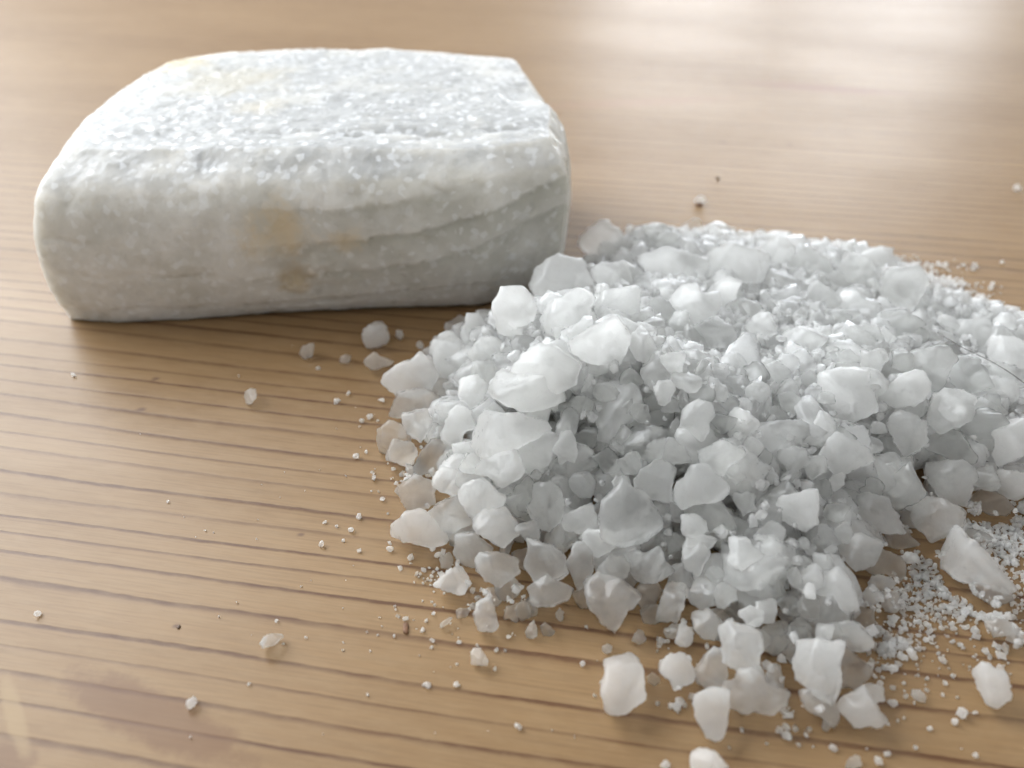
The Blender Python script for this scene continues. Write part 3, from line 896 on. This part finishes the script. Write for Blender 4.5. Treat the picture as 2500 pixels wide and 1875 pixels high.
def place_outlined(poly_px, seed, on_table, thick=.42, sub=4, sink=82):
    g = np.random.default_rng(seed)
    p = np.array(poly_px, float)
    c, th, rr = outline_radius(p * np.array([1, -1]))
    cx, cy = c[0], -c[1]
    d = view_ray(cx, cy)
    wpx, hpx = np.ptp(p[:, 0]), np.ptp(p[:, 1])
    z0 = 0.002 if on_table else 0.012
    t = (CAM_H - z0) / -d[2]
    F = frame_at(d)
    for _ in range(3):
        unit = t / FPX
        depth = thick * math.sqrt(wpx * hpx) * unit
        verts, faces = outlined_crystal(sub, seed, th, rr * unit, depth)
        verts = verts @ F.T
        R = Rest(verts)
        if on_table:
            z = -verts[:, 2].min() - 0.00005
            t = (CAM_H - z) / -d[2]
        else:
            ts = np.linspace((CAM_H - 0.04) / -d[2], (CAM_H - 0.0005) / -d[2], 70)
            for tt in ts:
                q = CAM + d * tt
                if q[2] <= min(R.height(q[0], q[1], sink), rest_cap(q) + max(verts[:, 2].max() * .6, .002)):
                    t = tt
                    break
    q = CAM + d * t
    zmin = q[2] + verts[:, 2].min()
    if zmin < 0: q = q + np.array([0, 0, -zmin - 0.00005])
    R.settle(q[0], q[1], q[2], True)
    return verts, faces, q


crystals = []                                          # dicts of individual crystals
seed = 1000
entries = []
for line in traced.strip().splitlines():
    for tok in line.split('|'):
        x, y, w, h, k = tok.split()
        entries.append((float(x), float(y), float(w), float(h), k, None, None))
for k, lab, poly in shaped:
    p = np.array(poly, float)
    c = (p.min(0) + p.max(0)) / 2
    entries.append((c[0], c[1], np.ptp(p[:, 0]), np.ptp(p[:, 1]), k, poly, lab))
# far ones first, glassy before milky, so that the bright ones come to lie on top
entries.sort(key=lambda e: (e[5] is not None, {'g': 0, 'c': 1, 'm': 2}[e[4]], e[1]))
for x, y, w, h, k, poly, lab in entries:
    seed += 1
    g = np.random.default_rng(seed)
    if poly is None:
        poly = random_outline(w * 1.14, h * 1.14, g) + np.array([x, y])
    verts, faces, q = place_outlined(poly, seed, False, thick=g.uniform(.34, .46), sub=4)
    crystals.append(dict(verts=verts, faces=faces, q=q, k=k, label=lab, px=(x, y), size=math.sqrt(w * h), aspect=w / h))
for k, lab, poly in loose:
    seed += 1
    verts, faces, q = place_outlined(poly, seed, True, thick=.40, sub=4)
    p = np.array(poly, float)
    crystals.append(dict(verts=verts, faces=faces, q=q, k=k, label=lab, px=tuple(p.mean(0)), size=40, loose=True))

n_b = pour(0.0028, .0022, .0055, .0034, 1000, 80, True)
n_c = pour(0.0026, .0010, .0028, .0017, 2200, 80, True)

# ------------------------------------------------------------------ which poured crystals show largest
BW = 400
ids, xs, ys, ds = [], [], [], []
clouds = [c['verts'] + c['q'] for c in crystals]
nfeat = len(clouds)
for k, M, s, q in fill: clouds.append(SHAPES[3][k][0] @ M.T * s + q)
sx, sy, dp = project(np.vstack(clouds))
cid = np.repeat(np.arange(len(clouds)), [len(c) for c in clouds])
ix, iy = (sx * BW / 2500).astype(int), (sy * BW / 2500).astype(int)
ok = (ix >= 0) & (ix < BW) & (iy >= 0) & (iy < BW * 3 // 4)
order = np.argsort(-dp[ok], kind='stable')
buf = np.full(BW * BW, -1)
buf[(iy[ok] * BW + ix[ok])[order]] = cid[ok][order]
seen = np.bincount(buf[buf >= 0], minlength=len(clouds))
rank = np.argsort(-seen[nfeat:])
n_single = max(0, 300 - nfeat)
singles = set(int(r) for r in rank[:n_single] if seen[nfeat + r] >= 2)

# ------------------------------------------------------------------ labels for the look-alikes
def dist_at(q):
    i = int(np.clip((q[0] - GX0) / CELL, 0, GNX - 1))
    j = int(np.clip((q[1] - GY0) / CELL, 0, GNY - 1))
    return float(dist[i, j])


LOOK = {'m': 'milky white', 'c': 'cloudy', 'g': 'glassy grey'}


def zone(q):
    if q[1] > .150: return 'on the heap slope behind the crest'
    if q[1] > .125 and q[0] < .02: return 'heaped against the end of the salt block'
    if q[0] > .052 and q[1] > .105: return 'on the shaded side of the heap, around the hair'
    if q[0] > .045: return 'on the shaded heap side above the fine salt dust'
    if dist_at(q) < .011: return 'along the heap rim beside bare wood'
    if q[2] > .016: return 'on the crest of the heap'
    return 'on the heap slope facing bare wood'


def describe(k, q, size, aspect=1.0):
    u_, v_, _ = project(np.array([q]))
    word = 'large ' if size > 85 else ('small ' if size < 52 else '')
    word += 'broad ' if aspect > 1.22 else ('upright ' if aspect < 0.84 else 'chunky ')
    return word + LOOK[k] + ' salt crystal ' + (near((float(u_[0]), float(v_[0]))) or zone(q))


# a crystal close to one that stands out is named by it
LANDMARKS = [((2103, 749), 'pale rectangular slab crystal'), ((2073, 963), 'big rough snow-white lump'), ((2212, 1063), 'boxy grey crystal'),
             ((2155, 1258), 'wide three-cornered crystal'), ((1000, 913), 'ragged peaked rim crystal'), ((1098, 869), 'upright oval rim crystal'),
             ((1117, 1038), 'notched white crystal'), ((1018, 1296), 'long pointed rim crystal'), ((1103, 1427), 'sharp-tipped rim crystal'),
             ((1426, 1267), 'flat-topped mound-shaped crystal'), ((1489, 1495), 'large cracked crystal'), ((1801, 1581), 'large bright square crystal'),
             ((1998, 1627), 'tall angular corner crystal'), ((2050, 1438), 'peaked white crystal'), ((1700, 1027), 'tall bright crest crystal'),
             ((1715, 1193), 'broad smooth lobed crystal'), ((1188, 1503), 'upright rectangular crystal on wood'), ((2390, 1371), 'big wedge crystal on salt dust'),
             ((2440, 920), 'fine dark hair'), ((1390, 640), 'banded block end')]


def near(px_, limit=150):
    best = min(LANDMARKS, key=lambda l: math.hypot(l[0][0] - px_[0], l[0][1] - px_[1]))
    dx, dy = px_[0] - best[0][0], px_[1] - best[0][1]
    return ('close beside the ' if math.hypot(dx, dy) < 85 else 'a little way from the ') + best[1] if math.hypot(dx, dy) < limit else None


heap_group = 'crystals of the salt heap'
for i, c in enumerate(crystals):
    q = c['q']
    zc = float(c['verts'][:, 2].min())
    me = mesh_from('salt_crystal', c['verts'] - np.array([0, 0, zc]), c['faces'], MATS[c['k']])
    loc = (float(q[0]), float(q[1]), float(q[2] + zc))
    grp = 'loose crystals on the bare wood' if c.get('loose') else heap_group
    link('salt_crystal', me, loc, c['label'] or describe(c['k'], q, c['size'], c['aspect']), 'salt crystal', grp)

shared = {}
rest_v, rest_f, off = [], [], 0
for n, (k, M, s, q) in enumerate(fill):
    kk = 'mcg'[(k * 7) % 3] if k % 4 else 'm'
    if n in singles:
        if (k, kk) not in shared:
            v, f = SHAPES[3][k]
            shared[k, kk] = mesh_from('salt_crystal', v, f, MATS[kk])
        o = link('salt_crystal', shared[k, kk], (0, 0, 0), describe(kk, q, s * 2 / 0.15 * FPX, float(np.ptp((SHAPES[2][k][0] @ M.T)[:, 0]) / np.ptp((SHAPES[2][k][0] @ M.T)[:, 2]))), 'salt crystal', heap_group)
        m4 = Matrix([list(M[r] * s) + [float(q[r])] for r in range(3)] + [[0, 0, 0, 1]])
        o.matrix_world = m4
    else:
        lvl = 3 if seen[nfeat + n] >= 2 and s > .0012 else (2 if s > .0008 else 1)
        v, f = SHAPES[lvl][k]
        rest_v.append(v @ M.T * s + q)
        rest_f.append(f + off)
        off += len(v)
link('salt_heap', mesh_from('salt_heap', np.vstack(rest_v), np.vstack(rest_f), POURED), label='heap of coarse white salt crystals poured out beside the block', cat='salt heap', kind='stuff')

# ------------------------------------------------------------------ loose grains and fine salt dust
for line in grains_px.strip().splitlines():
    for tok in line.split('|'):
        x, y, w, h = map(float, tok.split())
        seed += 1
        g = np.random.default_rng(seed)
        d = view_ray(x, y)
        t = (CAM_H - 0.0005) / -d[2]
        u = t / FPX
        k = int(g.integers(NV))
        v, f = SHAPES[2][k]
        v = v @ rotation(g).T
        ext = np.ptp(v, axis=0)
        F = frame_at(d)
        vv = v / ext * np.array([w * u, h * u, .8 * math.sqrt(w * h) * u])
        vv = vv @ F.T
        q = at(x, y, -float(vv[:, 2].min()))
        if 1100 < x < 2500 and dist_at(q) > -0.001: continue
        if y < 900 and 0 < 0: continue
        zmin = float(vv[:, 2].min())
        me = mesh_from('salt_grain', vv - np.array([0, 0, zmin]), f, MILKY, False)
        if y < 790 and x > 1400: where = 'on the wood beyond the heap'
        elif y < 900: where = 'in the shadow before the block'
        elif x > 1900: where = 'on the wood around the fine salt dust'
        elif x < 720: where = 'far out on the bare wood'
        elif y > 1470: where = 'on the wood below the heap'
        else: where = 'on the wood just off the heap rim'
        link('salt_grain', me, (float(q[0]), float(q[1]), 0.00002), ('tiny' if w < 14 else 'small') + ' white salt grain ' + where, 'salt grain', 'stray salt grains')

dust_v, dust_f, off = [], [], 0


def dust(px, py, spread, n, lo, hi):
    global off
    for _ in range(n):
        x = px + rng.normal(0, spread[0])
        y = py + rng.normal(0, spread[1])
        p = at(x, y)
        r = lo + (hi - lo) * rng.random() ** 2.2
        v, f = SHAPES[1][int(rng.integers(NV))]
        v = v @ rotation(rng).T * r
        i = int((p[0] - GX0) / CELL)
        j = int((p[1] - GY0) / CELL)
        h = HGT[i, j] if 0 <= i < GNX and 0 <= j < GNY else 0
        if h > .0035: continue
        z = h * .9 - v[:, 2].min()
        dust_v.append(v + np.array([p[0], p[1], z]))
        dust_f.append(f + off)
        off += len(v)


for a in ((2400, 1270, (90, 40), 1190, .00016, .00058), (2300, 1400, (70, 50), 714, .00016, .00058), (2460, 1300, (60, 60), 850, .00016, .00058), (2230, 1480, (55, 60), 408, .00016, .00058),
          (2400, 1480, (60, 40), 260, .00016, .0007), (2150, 1580, (35, 40), 110, .0002, .0009), (2440, 1560, (40, 40), 80, .0002, .0007), (2300, 730, (60, 30), 320, .0002, .0010),
          (2200, 655, (70, 14), 160, .0002, .0008), (2400, 770, (50, 20), 120, .0002, .0009), (1650, 1545, (28, 22), 130, .0002, .0008), (1250, 1470, (80, 16), 110, .0002, .0008),
          (1000, 1150, (45, 60), 120, .0002, .0007), (1080, 1390, (40, 35), 80, .0002, .0006), (1690, 1690, (40, 40), 60, .0002, .0008), (1950, 1740, (90, 40), 90, .0002, .0007),
          (2300, 1620, (110, 90), 70, .00015, .0005), (1050, 1550, (150, 80), 40, .00012, .0003), (700, 1250, (240, 200), 35, .00010, .00025), (1400, 1700, (300, 90), 25, .0001, .00025)):
    dust(*a)
link('fine_salt', mesh_from('fine_salt', np.vstack(dust_v), np.vstack(dust_f), POURED, False), label='fine salt dust sprinkled round the foot of the heap', cat='salt dust', kind='stuff')

# ------------------------------------------------------------------ hair, splinter, specks
def tube(points, radius, n=6):
    pts_ = np.array(points)
    V, F = [], []
    for i, p in enumerate(pts_):
        tan = pts_[min(i + 1, len(pts_) - 1)] - pts_[max(i - 1, 0)]
        tan /= np.linalg.norm(tan)
        a = np.cross(tan, [0, 0, 1.0])
        a /= np.linalg.norm(a)
        b = np.cross(a, tan)
        for k in range(n):
            w = 2 * math.pi * k / n
            V.append(p + radius * (a * math.cos(w) + b * math.sin(w)))
        if i:
            for k in range(n):
                F.append([(i - 1) * n + k, (i - 1) * n + (k + 1) % n, i * n + (k + 1) % n, i * n + k])
    return np.array(V), np.array(F)


def height_at(x, y):
    i = int((x - GX0) / CELL)
    j = int((y - GY0) / CELL)
    if not (0 <= i < GNX and 0 <= j < GNY): return 0.0
    return float(HGT[max(i - 2, 0):i + 3, max(j - 2, 0):j + 3].max())


hp = []
for k in range(40):
    t = k / 39
    px_, py_ = 2280 + 300 * t, 830 + 165 * t + 14 * math.sin(t * 3.0)
    p = at(px_, py_, .010)
    hp.append([p[0], p[1], height_at(p[0], p[1])])
hp = np.array(hp)
zz = hp[:, 2]
for _ in range(60): zz = np.maximum(np.convolve(np.pad(zz, 1, 'edge'), [.25, .5, .25], 'valid'), hp[:, 2] * .6)
hp[:, 2] = zz + .0006
v, f = tube(hp, .00007)
c0 = np.array([hp[0, 0], hp[0, 1], hp[:, 2].min()])
link('hair', mesh_from('hair', v - c0, f, HAIR), tuple(c0), 'fine dark hair lying across crystals on the heap', 'hair')


def speck(name, px_, py_, w, h, mat, label, cat, flat=.4, z=None):
    global seed
    seed += 1
    g = np.random.default_rng(seed)
    p = at(px_, py_)
    u = np.linalg.norm(p - CAM) / FPX
    v, f = SHAPES[2][int(g.integers(NV))]
    v = v / np.ptp(v, axis=0) * np.array([w * u, h * u / .6, flat * w * u])
    zm = v[:, 2].min()
    link(name, mesh_from(name, v - np.array([0, 0, zm]), f, mat), (p[0], p[1], 0.00001), label, cat)


speck('splinter', 991, 1535, 14, 20, CHIP, 'brown wood splinter lying among tiny grains on the wood', 'splinter')
speck('dark_crumb', 1752, 437, 10, 9, DARK, 'dark brown crumb on the wood beyond the heap', 'crumb')
speck('dark_crumb', 1705, 502, 18, 7, CHIP, 'flat brown crumb beside the white crumb beyond the heap', 'crumb')
speck('dark_crumb', 436, 1532, 8, 6, DARK, 'dark speck on the bare wood near the leaf-shaped crystal', 'crumb')
print('POUR', n_a, n_b, n_c, 'features', nfeat, 'singles', len(singles), 'tris', sum(len(o.data.polygons) for o in bpy.data.objects if o.type == 'MESH'), 'Hmax', HGT.max())
